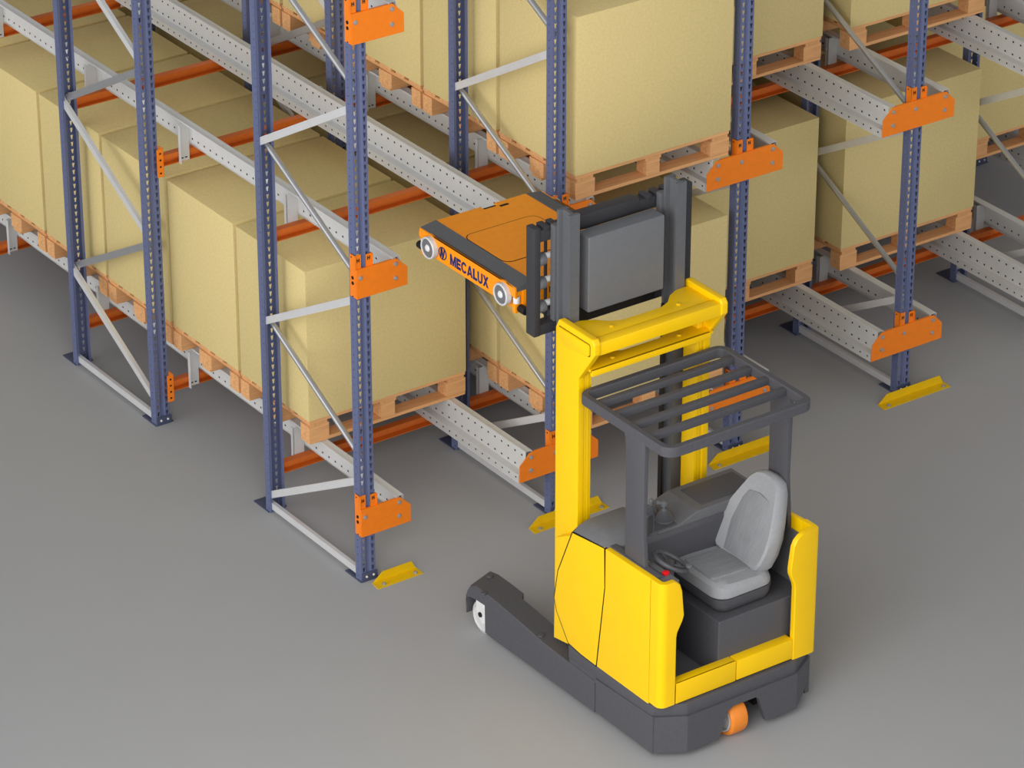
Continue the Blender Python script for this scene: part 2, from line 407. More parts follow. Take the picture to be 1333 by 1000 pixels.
# left side skirt, rear skirt halves with wheel notch, right skirt
sk.prism([(-2.12, .05), (-2.66, .05), (-2.66, .29), (-2.12, .265)], 'x', XL, XL+.03)
tp(sk, 'side_skirt', 'dark', smooth=False)
sk = MB().prism([(-2.0, .05), (-2.66, .05), (-2.66, .29), (-2.0, .265)], 'x', XR-.03, XR); tp(sk, 'side_skirt', 'dark', smooth=False)
def rear_skirt(pts, t=.03):
    m = MB(); m.prism(pts, 'y', -2.757, -2.757+t); return m
rs = rear_skirt([(.375, .05), (.60, .05), (.655, .215), (.70, .235), (.86, .235), (.88, .215), (.935, .05), (1.155, .05), (1.155, .285), (.375, .285)])
# corner chamfers
for s in (0, 1):
    xa, xb = (.375, XL) if s == 0 else (1.155, XR)
    zb = .05 if s == 0 else .05
    q = [(xa, -2.757), (xb, -2.655), (xb+(.025 if s == 0 else -.025), -2.635), (xa, -2.727)]
    if s == 0: rs.prism(q, 'z', .05, .287)
    else:
        rs.prism(q, 'z', .13, .285)
        rs.loft([[(q[0][0], q[0][1], .05), (q[3][0], q[3][1], .05), (q[3][0], q[3][1], .13), (q[0][0], q[0][1], .13)],
                 [(q[1][0], q[1][1], .125), (q[2][0], q[2][1], .125), (q[2][0], q[2][1], .131), (q[1][0], q[1][1], .131)]])
tp(rs, 'rear_skirt', 'dark', smooth=False)
uc = MB().box(.25, .6, -2.65, -1.8, .1, .34).box(.93, 1.28, -2.65, -1.8, .1, .34).box(.6, .93, -2.2, -1.8, .1, .34); tp(uc, 'underbody', 'black', smooth=False)
# drive wheel
dw = MB().lathe([(0, -.045), (.088, -.045), (.09, -.06), (.098, -.06), (.112, -.048), (.116, -.03), (.116, .03), (.112, .048), (.098, .06), (.055, .06)], (.745, -2.66, .116), 'x', 36)
dwo = tp(dw, 'drive_wheel', 'tyre')
hb = MB().lathe([(.0, -.064), (.03, -.064), (.034, -.05), (.07, -.05), (.078, -.062), (.088, -.062), (.088, .02), (.0, .02)], (.745, -2.66, .116), 'x', 36)
tp(hb, 'wheel_hub', 'wheel', dwo)
# straddle legs
def leg(x0, x1, name):
    s = 1 if x0 < .7 else -1
    o, i_f, i_r = (x0, x1, x1-.036) if s > 0 else (x1, x0, x0+.036)
    m = MB()
    # plan outline of the leg, lofted slices along y : (y, inner x, ztop, zbot)
    sl = [(-.835, i_f, .17, .12), (-.85, i_f, .235, .185), (-.88, i_f, .28, .2), (-.94, i_f, .298, .21), (-1.03, i_f, .298, .215), (-1.034, i_f, .298, .03), (-1.14, i_f, .294, .03), (-1.155, i_f, .293, .03), (-1.19, i_r, .29, .03), (-1.44, i_r, .27, .035), (-1.6, i_r, .252, .038), (-1.84, i_r, .245, .042), (-2.12, i_r, .245, .045)]
    R = []
    for y, xi, zt_, zb in sl:
        b = .008; yi = y+(.065 if y > -.9 else .04 if y > -.95 else 0)
        if s > 0: R.append([(o, y, zb), (o, y, zt_-b), (o+b, y, zt_), (xi-b*.3, yi, zt_), (xi, yi, zt_-b*.3), (xi, yi, zb)])
        else: R.append([(o, y, zb), (o, y, zt_-b), (o-b, y, zt_), (xi+b*.3, yi, zt_), (xi, yi, zt_-b*.3), (xi, yi, zb)])
    m.loft(R)
    lo = tp(m, 'straddle_leg', 'dark')
    fl_ = MB().box(*sorted((o, i_f)), -.846, -.836, .075, .2, .003); tp(fl_, 'front_flap', 'dark', lo)
    for (bx, by, bz) in ((o+-0.005*s, -1.029, .298), (o+0.134*s, -0.891, .298), (o+0.033*s, -1.552, .256)):
        tp(MB().cyl((bx, by, bz+.003), .019, .012, 'z', 18, bev=.004), 'cap_bolt', 'dark', lo)
    w = MB().lathe([(0, -.034), (.08, -.034), (.085, -.042), (.1, -.036), (.104, -.031), (.104, .026), (.1, .036), (.085, .042), (0, .042)], (o+.05*s, -.985, .104), 'x' if s > 0 else '-x', 36)
    wo = tp(w, 'load_wheel', 'wheel')
    tp(MB().lathe([(0, -.036), (.074, -.036), (.076, .03), (0, .03)], (o+.05*s, -.985, .104), 'x' if s > 0 else '-x', 30), 'wheel_disc', 'wheel', wo)
    tp(MB().prism([(-.94, .22), (-1.03, .22), (-1.03, .09), (-1.0, .075), (-.955, .11), (-.94, .16)], 'x', *sorted((o+.002*s, o+.006*s))), 'axle_plate', 'white', lo, False)
    tp(MB().cyl((o, -.985, .13), .016, .012, 'x', 16), 'axle_pin', 'black', lo)
leg(XL-.005, .392, 'l'); leg(XR-.192, XR, 'r')
# rear of the legs merge: lower filler between leg and side panel
tp(MB().prism([(-1.86, .245), (-2.12, .245), (-2.12, .36), (-1.86, .36)], 'x', XL+.006, XL+.05), 'lower_panel', 'dark', smooth=False)

# yellow bodywork
bl = .012
fp = MB().prism([(-1.89, 1.112), (-2.19, 1.152), (-2.196, .9), (-2.125, .355), (-1.98, .358), (-1.86, .372), (-1.745, .53), (-1.72, .61), (-1.755, .8)], 'x', XL-.004, XL+.035, .008, 3)
fpo = tp(fp, 'front_side_panel', 'yellow')
FO = [(-1.885, 1.116), (-2.192, 1.152), (-2.198, .9), (-2.127, .350), (-1.98, .353), (-1.856, .367), (-1.740, .528), (-1.715, .61), (-1.750, .8)]
tp(MB().prism(FO, 'x', XL-.0015, XL+.03), 'panel_seam', 'hole', fpo, False)
sp = MB().prism([(-2.2015, 1.155), (-2.614, 1.165), (-2.616, .356), (-2.132, .356), (-2.2015, .9)], 'x', XL-.003, XL+.035, .006, 3)
spo = tp(sp, 'rear_side_panel', 'yellow')
tp(MB().prism([(-2.2, 1.15), (-2.63, 1.155), (-2.63, .36), (-2.13, .36), (-2.2, .9)], 'x', XL+.002, XL+.03), 'panel_seam', 'hole', spo, False)
# inner yellow body beside the mast foot
tp(MB().prism([(-1.71, .335), (-1.72, 1.0), (-1.9, 1.1), (-2.1, 1.1), (-2.1, .38), (-1.86, .36)], 'x', XL+.004, XL+.075, .004), 'inner_side_panel', 'yellow')
# rear-left corner panel wrapping round to the rear: loft down z
def corner(zs):
    R = []
    for z, xe in zs:
        xo, yo, r, t = XL-.003, -2.724, .045, .03
        arc = [(xo+r-r*math.cos(a), yo+r-r*math.sin(a)) for a in [k*PI/2/6 for k in range(7)]]
        ri = r-t
        arci = [(xo+t+max(ri, .01)-max(ri, .01)*math.cos(a), yo+t+max(ri, .01)-max(ri, .01)*math.sin(a)) for a in [k*PI/2/6 for k in range(7)]]
        pts = [(xo, -2.622)]+arc+[(xe-.008, yo), (xe, yo+.008), (xe, yo+t)]+arci[::-1]+[(xo+t, -2.622)]
        R.append([(a, b, z) for a, b in pts])
    return R
cp = MB().loft(corner([(.372, .312), (.383, .312), (.8, .312), (.835, .318), (.9, .352), (.93, .362), (1.09, .345), (1.135, .33), (1.16, .305), (1.168, .29)]))
tp(cp, 'corner_panel', 'yellow')
# right side post and panel
rp = MB()
for z0, z1, a, b in [(.36, .50, 1.142, 1.142), (.50, .85, 1.142, 1.142), (.85, .965, 1.162, 1.125)]: pass
def rear_right(zs):
    R = []
    for z, xe in zs:
        yo = -2.724; xo = 1.308; t = .03
        R.append([(xe, yo+.006, z), (xe+.006, yo, z), (xo-.025, yo, z), (xo-.007, yo+.008, z), (xo, yo+.03, z), (xo, -2.6, z), (xo-t, -2.6, z), (xo-t, yo+.045, z), (xe, yo+t, z)])
    return R
tp(MB().loft(rear_right([(.362, 1.142), (.5, 1.142), (.83, 1.142), (.865, 1.135), (.93, 1.108), (.96, 1.105), (1.1, 1.122), (1.135, 1.137), (1.16, 1.165), (1.17, 1.19)])), 'corner_panel', 'yellow')
tp(MB().prism([(-2.6, .362), (-1.95, .362), (-1.95, 1.12), (-2.6, 1.165)], 'x', 1.278, 1.308, .006), 'rear_side_panel', 'yellow')
tp(MB().box(.315, .735, -2.724, -2.655, .372, .5, .006).box(.315, .735, -2.722, -2.71, .37, .5, .002), 'sill_panel', 'yellow')
tp(MB().box(.74, 1.14, -2.724, -2.655, .372, .5, .006), 'sill_panel', 'yellow')
# dark interior
tp(MB().box(.24, 1.29, -2.68, -2.0, .36, .385), 'cab_floor', 'console', smooth=False)
tp(MB().box(.24, .262, -2.69, -2.0, .38, 1.13), 'cab_lining', 'console', smooth=False); tp(MB().box(1.265, 1.288, -2.64, -2.0, .38, 1.08), 'cab_lining', 'console', smooth=False)
tp(MB().box(.655, 1.268, -2.66, -2.24, .386, .746, .012, 3), 'seat_box', 'dark')
# shelf beside the steering wheel (left)
tp(MB().prism([(.24, 1.145), (.345, 1.145), (.345, 1.09), (.33, 1.07), (.24, 1.07)], 'y', -2.69, -2.2, .004), 'side_shelf', 'console')
tp(MB().prism([(XL+.03, 1.0), (.30, 1.0), (.30, 1.15), (.275, 1.165), (XL+.03, 1.165)], 'y', -2.62, -2.2, .004), 'shelf_rim', 'dark')
# battery / hydraulic console across the front
co = MB().prism([(-1.93, .4), (-1.93, 1.15), (-2.2, 1.15), (-2.22, 1.1), (-2.22, .4)], 'x', .262, 1.29, .006)
cono = tp(co, 'front_console', 'dark')
tp(MB().prism([(.56, 1.145), (.70, 1.148), (.84, 1.195), (1.30, 1.195), (1.30, 1.13), (.56, 1.13)], 'y', -2.215, -1.925, .008, 3), 'console_top', 'console', cono)
tp(MB().prism([(.90, -2.17), (1.27, -2.17), (1.27, -1.97), (.90, -1.97)], 'z', 1.1955, 1.199, .0015), 'console_lid', 'dark', cono)
# hood on the left
hd = MB()
hr = []
for y, z0, z1, z2 in [(-1.885, 1.10, 1.118, 1.12), (-1.90, 1.10, 1.125, 1.17), (-1.95, 1.10, 1.13, 1.20), (-2.12, 1.10, 1.145, 1.205), (-2.17, 1.10, 1.15, 1.19), (-2.225, 1.10, 1.13, 1.155)]:
    hr.append([(XL+.008, y, z0), (XL+.006, y, z1), (XL+.03, y, z1+(z2-z1)*.55), (XL+.09, y, z2), (.435+(y+2.225)*.3, y, z2+.002), (.45+(y+2.225)*.3, y, z2-.012), (.45+(y+2.225)*.3, y, z0)])
hd.loft(hr); tp(hd, 'hood', 'console')
# levers
def lever(x, y, z, k=1.0, lean=(0, 0)):
    b = MB().lathe([(.042*k, 0), (.042*k, .008), (.03*k, .012), (.039*k, .018), (.025*k, .024), (.034*k, .03), (.02*k, .036), (.028*k, .042), (.015*k, .048), (.021*k, .054), (.011*k, .06), (.009*k, .075)], (x, y, z), 'z', 24)
    lo = tp(b, 'lever_boot', 'steel')
    tp(MB().rod((x, y, z+.05), (x+lean[0], y+lean[1], z+.08*k), .008).lathe([(.002, 0), (.014*k, .004), (.018*k, .018), (.016*k, .032), (.006, .04)], (x+lean[0], y+lean[1], z+.066*k), 'z', 20), 'lever_knob', 'cover', lo)
lever(.672, -2.12, 1.15, 1.3, (-.003, .002)); lever(.655, -2.02, 1.15, .8)
tp(MB().rod((.667, -2.118, 1.255), (.632, -2.11, 1.268), .012), 'lever_handle', 'cover')
# grab handle loop in front of the left pillar
gp = []
for k in range(20):
    a = 2*PI*k/20; gp.append((.484+.022*math.cos(a), -2.225, 1.235+(.045 if math.sin(a) > 0 else -.045)+.022*math.sin(a)))
ring = [(.007*math.cos(a), .007*math.sin(a)) for a in [k*PI/4 for k in range(8)]]
tp(MB().path([(x, y-.012, z) for x, y, z in gp], ring, True, (0, 1, 0)), 'grab_handle', 'dark')
# steering wheel
sw = MB(); cS = Vector((.44, -2.485, 1.13)); nS = Vector((.5, -.15, 1)).normalized(); ax = Vector((0, 1, 0)); ax = (ax-nS*ax.dot(nS)).normalized(); bx_ = nS.cross(ax)
rim = [cS+ax*.1*math.cos(2*PI*k/32)+bx_*.1*math.sin(2*PI*k/32) for k in range(32)]
sw.path(rim, [(.0135*math.cos(a), .0135*math.sin(a)) for a in [k*PI/4 for k in range(8)]], True, tuple(nS))
swo = tp(sw, 'steering_wheel', 'dark')
sp_ = MB()
for a in (0, 2.1, 4.2): sp_.rod(cS-nS*.015, cS+ax*.096*math.cos(a)+bx_*.096*math.sin(a), .008)
sp_.cyl(tuple(cS-nS*.015), .028, .03, 'z', 20, bev=.005); tp(sp_, 'spokes', 'dark', swo)
kn = rim[20]+nS*.02
tp(MB().rod(rim[20], kn, .007).cyl(tuple(kn+nS*.008), .019, .018, 'z', 18, bev=.005), 'spinner_knob', 'console', swo)
tp(MB().rod(cS-nS*.02, cS-nS*.09, .028, 20).box(.30, .42, -2.55, -2.42, 1.06, 1.12, .012), 'steering_column', 'dark')
tp(MB().cyl((.32, -2.60, 1.147), .016, .01, 'z', 20).lathe([(.016, 0), (.021, .002), (.021, .009), (.015, .013), (.0, .014)], (.32, -2.60, 1.15), 'z', 24), 'emergency_button', 'red')
tp(MB().box(.318, .324, -2.45, -2.38, 1.145, 1.149), 'shelf_slot', 'chrome')
# seat
S = MB()
def rr(cx, cy, hx, hy, r, z, n=6, dz=None):
    P = []
    for q, (sx, sy) in enumerate(((1, 1), (-1, 1), (-1, -1), (1, -1))):
        for k in range(n):
            a = q*PI/2+k*PI/2/(n-1); P.append((cx+sx*(hx-r)+r*math.cos(a), cy+sy*(hy-r)+r*math.sin(a)))
    return [(x, y, z+(dz(x, y) if dz else 0)) for x, y in P]
SX, SY = .875, -2.40
shell = MB().loft([rr(SX+.01, SY, .15, .185, .05, .747), rr(SX+.005, SY, .178, .21, .06, .765), rr(SX, SY, .198, .226, .07, .8), rr(SX, SY, .206, .236, .08, .852)])
seat = tp(shell, 'seat', 'dark')
up = lambda x, y: .012*((x-SX)/-.2)
cz = MB().loft([rr(SX, SY, .195, .225, .085, .85), rr(SX, SY, .205, .235, .09, .86), rr(SX, SY, .205, .235, .09, .88), rr(SX, SY, .20, .23, .09, .91, dz=up), rr(SX, SY, .18, .212, .085, .93, dz=up), rr(SX, SY, .14, .165, .07, .935, dz=up), rr(SX, SY, .02, .03, .012, .935, dz=up)])
cu = tp(cz, 'seat_cushion', 'seat', seat)
tp(MB().loft([rr(SX-.035, SY, .14, .135, .02, .925, dz=up), rr(SX-.035, SY, .137, .132, .02, .944, dz=up), rr(SX-.035, SY, .125, .12, .02, .947, dz=up)]), 'cushion_insert', 'seat_in', seat)
# back rest: contour in (y, h) plane leaning to +x
def back_ring(off, scale, n=36):
    lean = math.radians(24); base = Vector((1.0, SY, .90)); A = Vector((math.sin(lean), 0, math.cos(lean))); N = Vector((-math.cos(lean), 0, math.sin(lean)))
    pts = []
    ctl = [(0, 0), (.12, .0), (.18, .015), (.215, .06), (.23, .14), (.222, .23), (.19, .33), (.155, .42), (.125, .49), (.09, .53), (.04, .548), (0, .55)]
    P = ctl+[(-a, b) for a, b in ctl[-2:0:-1]]
    cy_, cz_ = 0, .25
    for a, b in P:
        a2, b2 = a*scale, cz_+(b-cz_)*scale
        wing = .028*(abs(a2)/.21)**2 if off > 0 else 0
        pts.append(tuple(base+Vector((0, a2, 0))+A*b2+N*(off+wing)))
    return pts
bk = MB().loft([back_ring(-.06, .75), back_ring(-.055, .9), back_ring(-.035, .98), back_ring(.0, 1.0), back_ring(.025, .98), back_ring(.04, .93), back_ring(.042, .8), back_ring(.038, .5), back_ring(.038, .1)])
tp(bk, 'backrest', 'seat', seat)
def bins(off, scale):
    lean = math.radians(24); base = Vector((1.0, SY, .90)); A = Vector((math.sin(lean), 0, math.cos(lean))); N = Vector((-math.cos(lean), 0, math.sin(lean)))
    P = [(-.115, .03), (.115, .03), (.14, .2), (.115, .35), (.085, .405), (0, .418), (-.085, .405), (-.115, .35), (-.14, .2)]
    return [tuple(base+Vector((0, a*scale, 0))+A*(.21+(b-.21)*scale)+N*off) for a, b in P]
tp(MB().loft([bins(.03, 1.0), bins(.047, 1.0), bins(.051, .95), bins(.051, .4)]), 'backrest_insert', 'seat_in', seat)

# pillars of the overhead guard
def pillar(x, s):
    t = .028
    P = [(-2.32, 1.08), (-2.32, 1.4), (-2.315, 1.84), (-2.305, 1.9), (-2.29, 1.93), (-2.485, 1.93), (-2.488, 1.88), (-2.482, 1.4), (-2.508, 1.12), (-2.508, 1.08)]
    tp(MB().prism([(a, b) for a, b in P], 'x', *sorted((x, x+t*s)), .005), 'pillar', 'dark')
pillar(.247, 1); pillar(1.277, -1)
# overhead guard
def rrect(x0, x1, y0, y1, r, z, n=8):
    P = []
    for q, (cx, cy) in enumerate(((x1-r, y1-r), (x0+r, y1-r), (x0+r, y0+r), (x1-r, y0+r))):
        for k in range(n):
            a = q*PI/2+k*PI/2/(n-1); P.append((cx+r*math.cos(a), cy+r*math.sin(a), z))
    return P
gx0, gx1, gy0, gy1 = .27, 1.247, -2.665, -1.875
c_ = .022; e_ = .006
sq = [(-c_, -.031+e_), (-c_+e_, -.031), (c_-e_, -.031), (c_, -.031+e_), (c_, .031-e_), (c_-e_, .031), (-c_+e_, .031), (-c_, .031-e_)]
go = tp(MB().path(rrect(gx0, gx1, gy0, gy1, .055, 1.945), sq, True), 'overhead_guard', 'dark')
for k in range(4):
    yb = -2.0-k*.155
    tp(MB().box(gx0+.01, gx1-.01, yb-.02, yb+.02, 1.925, 1.967, .006), 'guard_bar', 'dark', go)

# mast
ML, MR = .28, 1.204
zt_ = 2.325
def cheek(x0, x1):
    P = [(-1.615, .3), (-1.612, 2.27), (-1.64, zt_), (-1.955, zt_), (-1.975, 2.30), (-1.975, 2.235), (-1.828, 2.035), (-1.828, .3)]
    return MB().prism(P, 'x', x0, x1, .008, 3)
# columns as outer plate plus inner rail flange with groove strips
def column(x0, x1, s):
    # hollow: outer cheek 0.045 thick, rear flange with groove shade strips to 0.095
    o = tp(cheek(x0, x0+.045) if s > 0 else cheek(x1-.045, x1), 'mast_column', 'yellow')
    xi0, xi1 = (x0+.04, x0+.095) if s > 0 else (x1-.095, x1-.04)
    r = MB()
    r.box(xi0, xi1, -1.822, -1.70, .3, 2.2, .003)
    tp(r, 'column_flange', 'yellow', o)
    xg = (xi0+xi1)/2
    tp(MB().box(xg+.006, xg+.012, -1.8235, -1.8, .3, 2.2).box(xg-.012, xg-.009, -1.8235, -1.8, .3, 2.2), 'groove_shade', 'guide', o, False)  # strips on the flange: groove shade put in as a darker yellow
    return o
colL = column(ML, ML+.095, 1); colR = column(MR-.095, MR, -1)
BG = [(-1.65, 2.288), (-1.925, 2.288), (-1.935, 2.278), (-1.935, 2.225), (-1.925, 2.215), (-1.72, 2.19), (-1.66, 2.235)]
tp(MB().prism([(a+(.0035 if a > -1.8 else -.0035), b+(.0035 if b > 2.24 else -.0035)) for a, b in BG], 'x', ML-.0008, ML+.004), 'badge_seam', 'hole', colL, False)
tp(MB().prism(BG, 'x', ML-.012, ML+.004, .004), 'raised_badge', 'yellow', colL)
# crossbars
cb = MB().box(ML+.04, MR-.04, -1.968, -1.90, 2.222, 2.302, .008)
cbo = tp(cb, 'mast_crossbar', 'yellow')
tie = MB().prism([(ML+.04, -1.878), (MR-.04, -1.878), (MR-.04, -1.665), (MR-.13, -1.665), (MR-.20, -1.70), (MR-.26, -1.76), (MR-.33, -1.79), (ML+.33, -1.79), (ML+.26, -1.76), (ML+.20, -1.70), (ML+.13, -1.665), (ML+.04, -1.665)], 'z', 2.275, 2.29, .003)
to = tp(tie, 'tie_plate', 'yellow', cbo)
tp(MB().box(ML+.045, MR-.045, -1.899, -1.879, 2.262, 2.276), 'crossbar_gap_shade', 'hole', cbo, False)  # dark strip laid between tie plate and crossbar as shade of the gap
for bx in (ML+.23, MR-.23): tp(MB().cyl((bx, -1.82, 2.294), .014, .01, 'z', 14, bev=.003), 'bolt', 'guide', to)
tie2 = MB().prism([(ML+.04, -1.90), (MR-.04, -1.90), (MR-.04, -1.665), (MR-.13, -1.665), (MR-.20, -1.72), (MR-.33, -1.79), (ML+.33, -1.79), (ML+.20, -1.72), (ML+.13, -1.665), (ML+.04, -1.665)], 'z', 2.085, 2.10, .003).box(ML+.04, MR-.06, -1.905, -1.885, 2.065, 2.10, .003)
to2 = tp(tie2, 'lower_tie_plate', 'yellow')
for bx in (ML+.23, MR-.23): tp(MB().cyl((bx, -1.83, 2.104), .014, .01, 'z', 14, bev=.003), 'bolt', 'guide', to2)
tp(MB().cyl((MR-.14, -1.74, 2.17), .045, .03, 'y', 24), 'chain_pulley', 'dark')
# cylinder / hose strip in the mast
tp(MB().box(1.012, 1.026, -1.64, -1.61, .82, 2.2), 'hose_strip', 'black', smooth=False)
tp(MB().box(.42, .436, -1.62, -1.59, .6, 2.2), 'hose_strip', 'black', smooth=False)
# inner I-section rails
def irail(x0, x1):
    ya, yb_ = -1.665, -1.545; xm = (x0+x1)/2
    m = MB().prism([(x0, ya), (x1, ya), (x1, ya+.018), (xm+.01, ya+.024), (xm+.01, yb_-.024), (x1, yb_-.018), (x1, yb_), (x0, yb_), (x0, yb_-.018), (xm-.01, yb_-.024), (xm-.01, ya+.024), (x0, ya+.018)], 'z', .35, 2.945)
    return m
for a, b in ((.334, .402), (1.066, 1.134)): tp(irail(a, b), 'inner_mast_rail', 'steel', smooth=False)
# lift carriage
CX0, CX1, CYa, CYb = .212, 1.3, -1.505, -1.425
car = MB()
car.box(CX0+.04, CX1-.04, CYa+.005, CYb, 2.172, 2.235, .004)
caro = tp(car, 'lift_carriage', 'blackf')
tp(MB().box(CX0, CX0+.042, CYa, CYb, 2.172, 2.835, .005), 'side_bar', 'blackf', caro)
tp(MB().box(CX1-.042, CX1, CYa, CYb, 2.172, 2.835, .005), 'side_bar', 'blackf', caro)
tb = MB().box(CX0+.04, CX1-.04, CYa+.005, CYb, 2.745, 2.815, .004).box(CX0+.30, CX1-.37, CYa, CYb+.004, 2.75, 2.835, .006)
tp(tb, 'upper_crossbar', 'blackf', caro)
for x in (.30, .36, 1.0, 1.07, 1.14, .47): tp(MB().box(x-.02, x+.02, CYa+.002, CYb+.003, 2.80, 2.834, .006), 'rail_tooth', 'blackf', caro)
for x0, x1 in ((.318, .362), (1.045, 1.09)):
    tp(MB().box(x0, x1, -1.545, -1.505, 2.26, 2.845, .004), 'carriage_upright', 'steel', caro)
for zc in (2.335, 2.48, 2.625):
    tp(MB().cyl((.278, -1.47, zc), .036, .05, 'x', 24, bev=.006), 'roller', 'console', caro)
    tp(MB().cyl((.318, -1.47, zc+.012), .019, .05, 'x', 20), 'roller_shaft', 'white', caro)
tp(MB().box(.325, .338, -1.45, -1.435, 2.235, 2.75), 'carriage_strut', 'blackf', caro, False)
tp(MB().box(.468, .992, -1.66, -1.545, 2.315, 2.775, .012, 3), 'carriage_cover', 'cover', caro)
tp(MB().box(.44, 1.02, -1.54, -1.505, 2.2, 2.33), 'cover_bracket', 'black', caro, False)
# forks
for xc in (.52, .9):
    tp(MB().prism([(-1.42, 2.6), (-1.38, 2.6), (-1.38, 2.184), (-.32, 2.184), (-.32, 2.155), (-.5, 2.135), (-1.36, 2.13), (-1.42, 2.15)], 'x', xc-.05, xc+.05, .003), 'fork', 'blackf')

# ------------------------------------------------------------------ pallet shuttle on the forks
SH = empty('pallet_shuttle', (.705, -.76, 2.18), 'orange pallet shuttle with grey edge strips lying on the raised forks of the truck', 'pallet shuttle')
SO = Vector((.705, -.76, 2.18))
def sp2(mb, name, m, parent=None, smooth=True):
    me = mb.mesh(name, m, smooth); me.transform(Matrix.Translation(-SO)); return link(name, me, parent or SH)
SX0, SX1, SYf, SYr = .27, 1.14, -1.242, -.28
body = MB()
wb = .072
def side_poly(y0, y1):   # outline with wheel arches cut
    P = [(y0, 2.352), (y0, 2.27)]
    return P
def arch(yc, zc, r, a0, a1, n=9): return [(yc+r*math.cos(a0+(a1-a0)*k/n), zc+r*math.sin(a0+(a1-a0)*k/n)) for k in range(n+1)]
w1, w2, wz = -.402, -1.13, 2.283
P = [(SYf, 2.335), (SYf+.015, 2.352), (SYr-.015, 2.352), (SYr, 2.335), (SYr, 2.305), (SYr-.03, 2.295)]
P += arch(w1, wz, .078, .25, PI+.75)[:]
P += [(w1-.085, 2.225), (w2+.088, 2.225)]
P += arch(w2, wz, .078, -.75, PI-.25)
P += [(SYf+.035, 2.295), (SYf, 2.29)]
for x0, x1 in ((SX0, SX0+.012), (SX1-.012, SX1)):
    sp2(MB().prism(P, 'x', x0, x1), 'side_panel', 'sh_orange', smooth=False)
sp2(MB().box(SX0+.001, SX1-.001, SYf+.004, SYr-.004, 2.30, 2.356).box(SX0+.045, SX1-.045, SYf+.01, SYr-.01, 2.185, 2.31).box(SX0+.012, SX1-.012, w2+.1, w1-.1, 2.222, 2.31), 'body', 'sh_orange', smooth=False)
# rounded top edges in grey: strips
for s in (0, 1):
    a, b = (SX0, SX0+.118) if s == 0 else (SX1-.118, SX1)
    pr_ = [(a+.01, 2.33), (a+.01, 2.357), (b, 2.373), (b, 2.33)] if s == 0 else [(a, 2.33), (a, 2.373), (b-.01, 2.357), (b-.01, 2.33)]
    sp2(MB().prism(pr_, 'y', SYf+.0, SYr-.0), 'edge_strip', 'sh_grey', smooth=False)
top = MB().prism([(SX0+.118, SYf+.004), (SX1-.118, SYf+.004), (SX1-.118, SYr), (.80, SYr), (.80, SYr-.04), (.70, SYr-.04), (.70, SYr), (SX0+.118, SYr)], 'z', 2.34, 2.37)
topo = sp2(top, 'top_plate', 'sh_orange', smooth=False)
# access cover: slightly raised with rounded corners
def rrp(x0, x1, y0, y1, r, n=6): return [(p[0], p[1]) for p in rrect(x0, x1, y0, y1, r, 0, n)]
sp2(MB().prism(rrp(.391, .903, -.979, -.541, .06), 'z', 2.3695, 2.3712), 'cover_seam', 'hole', topo, False)
sp2(MB().prism(rrp(.396, .898, -.973, -.547, .058), 'z', 2.3705, 2.3722), 'access_cover', 'sh_orange', topo, False)
sp2(MB().box(.80, .86, -.345, -.325, 2.3695, 2.3712).box(.70, .74, -1.0, -.98, 2.3695, 2.3712).box(.70, .80, SYr-.039, SYr-.002, 2.345, 2.357), 'top_slot', 'hole', topo, False)
for yc in (w1, w2):
    for x, s in ((SX0-.012, 1), (SX1+.012, -1)):
        wv = sp2(MB().lathe([(0, -.010), (.054, -.010), (.058, -.018), (.063, -.018), (.067, -.013), (.067, .018), (0, .018)], (x+.0, yc, wz-.003), 'x' if s > 0 else '-x', 36), 'wheel', 'wheel')
        sp2(MB().lathe([(0, -.013), (.030, -.013), (.034, -.0115), (.05, -.0115), (.053, -.015), (.055, -.010), (0, -.009)], (x, yc, wz-.003), 'x' if s > 0 else '-x', 36), 'wheel_disc', 'cover', wv)
        sp2(MB().lathe([(0, -.022), (.016, -.020), (.022, -.013), (.022, 0), (0, 0)], (x, yc, wz-.003), 'x' if s > 0 else '-x', 24), 'hub_cap', 'white', wv)
for yc, sy in ((SYr-.02, 1), (SYf+.02, -1)):
    for x, s in ((SX0, 1), (SX1, -1)):
        sp2(MB().cyl((x+.022*s, yc+.0*sy, 2.272), .02, .042, 'z', 20, bev=.003), 'guide_roller', 'white')
        sp2(MB().box(*sorted((x+.004*s, x+.05*s)), *sorted((yc-.02*sy, yc+.012*sy)), 2.19, 2.25, .008), 'roller_bracket', 'sh_orange')
        sp2(MB().cyl((x+.036*s, yc+.045*sy, 2.222), .024, .06, 'y', 24, bev=.006), 'bumper', 'black')
sp2(MB().box(SX0+.05, SX1-.05, SYf-.004, SYf+.012, 2.19, 2.33, .003), 'end_plate', 'sh_orange')
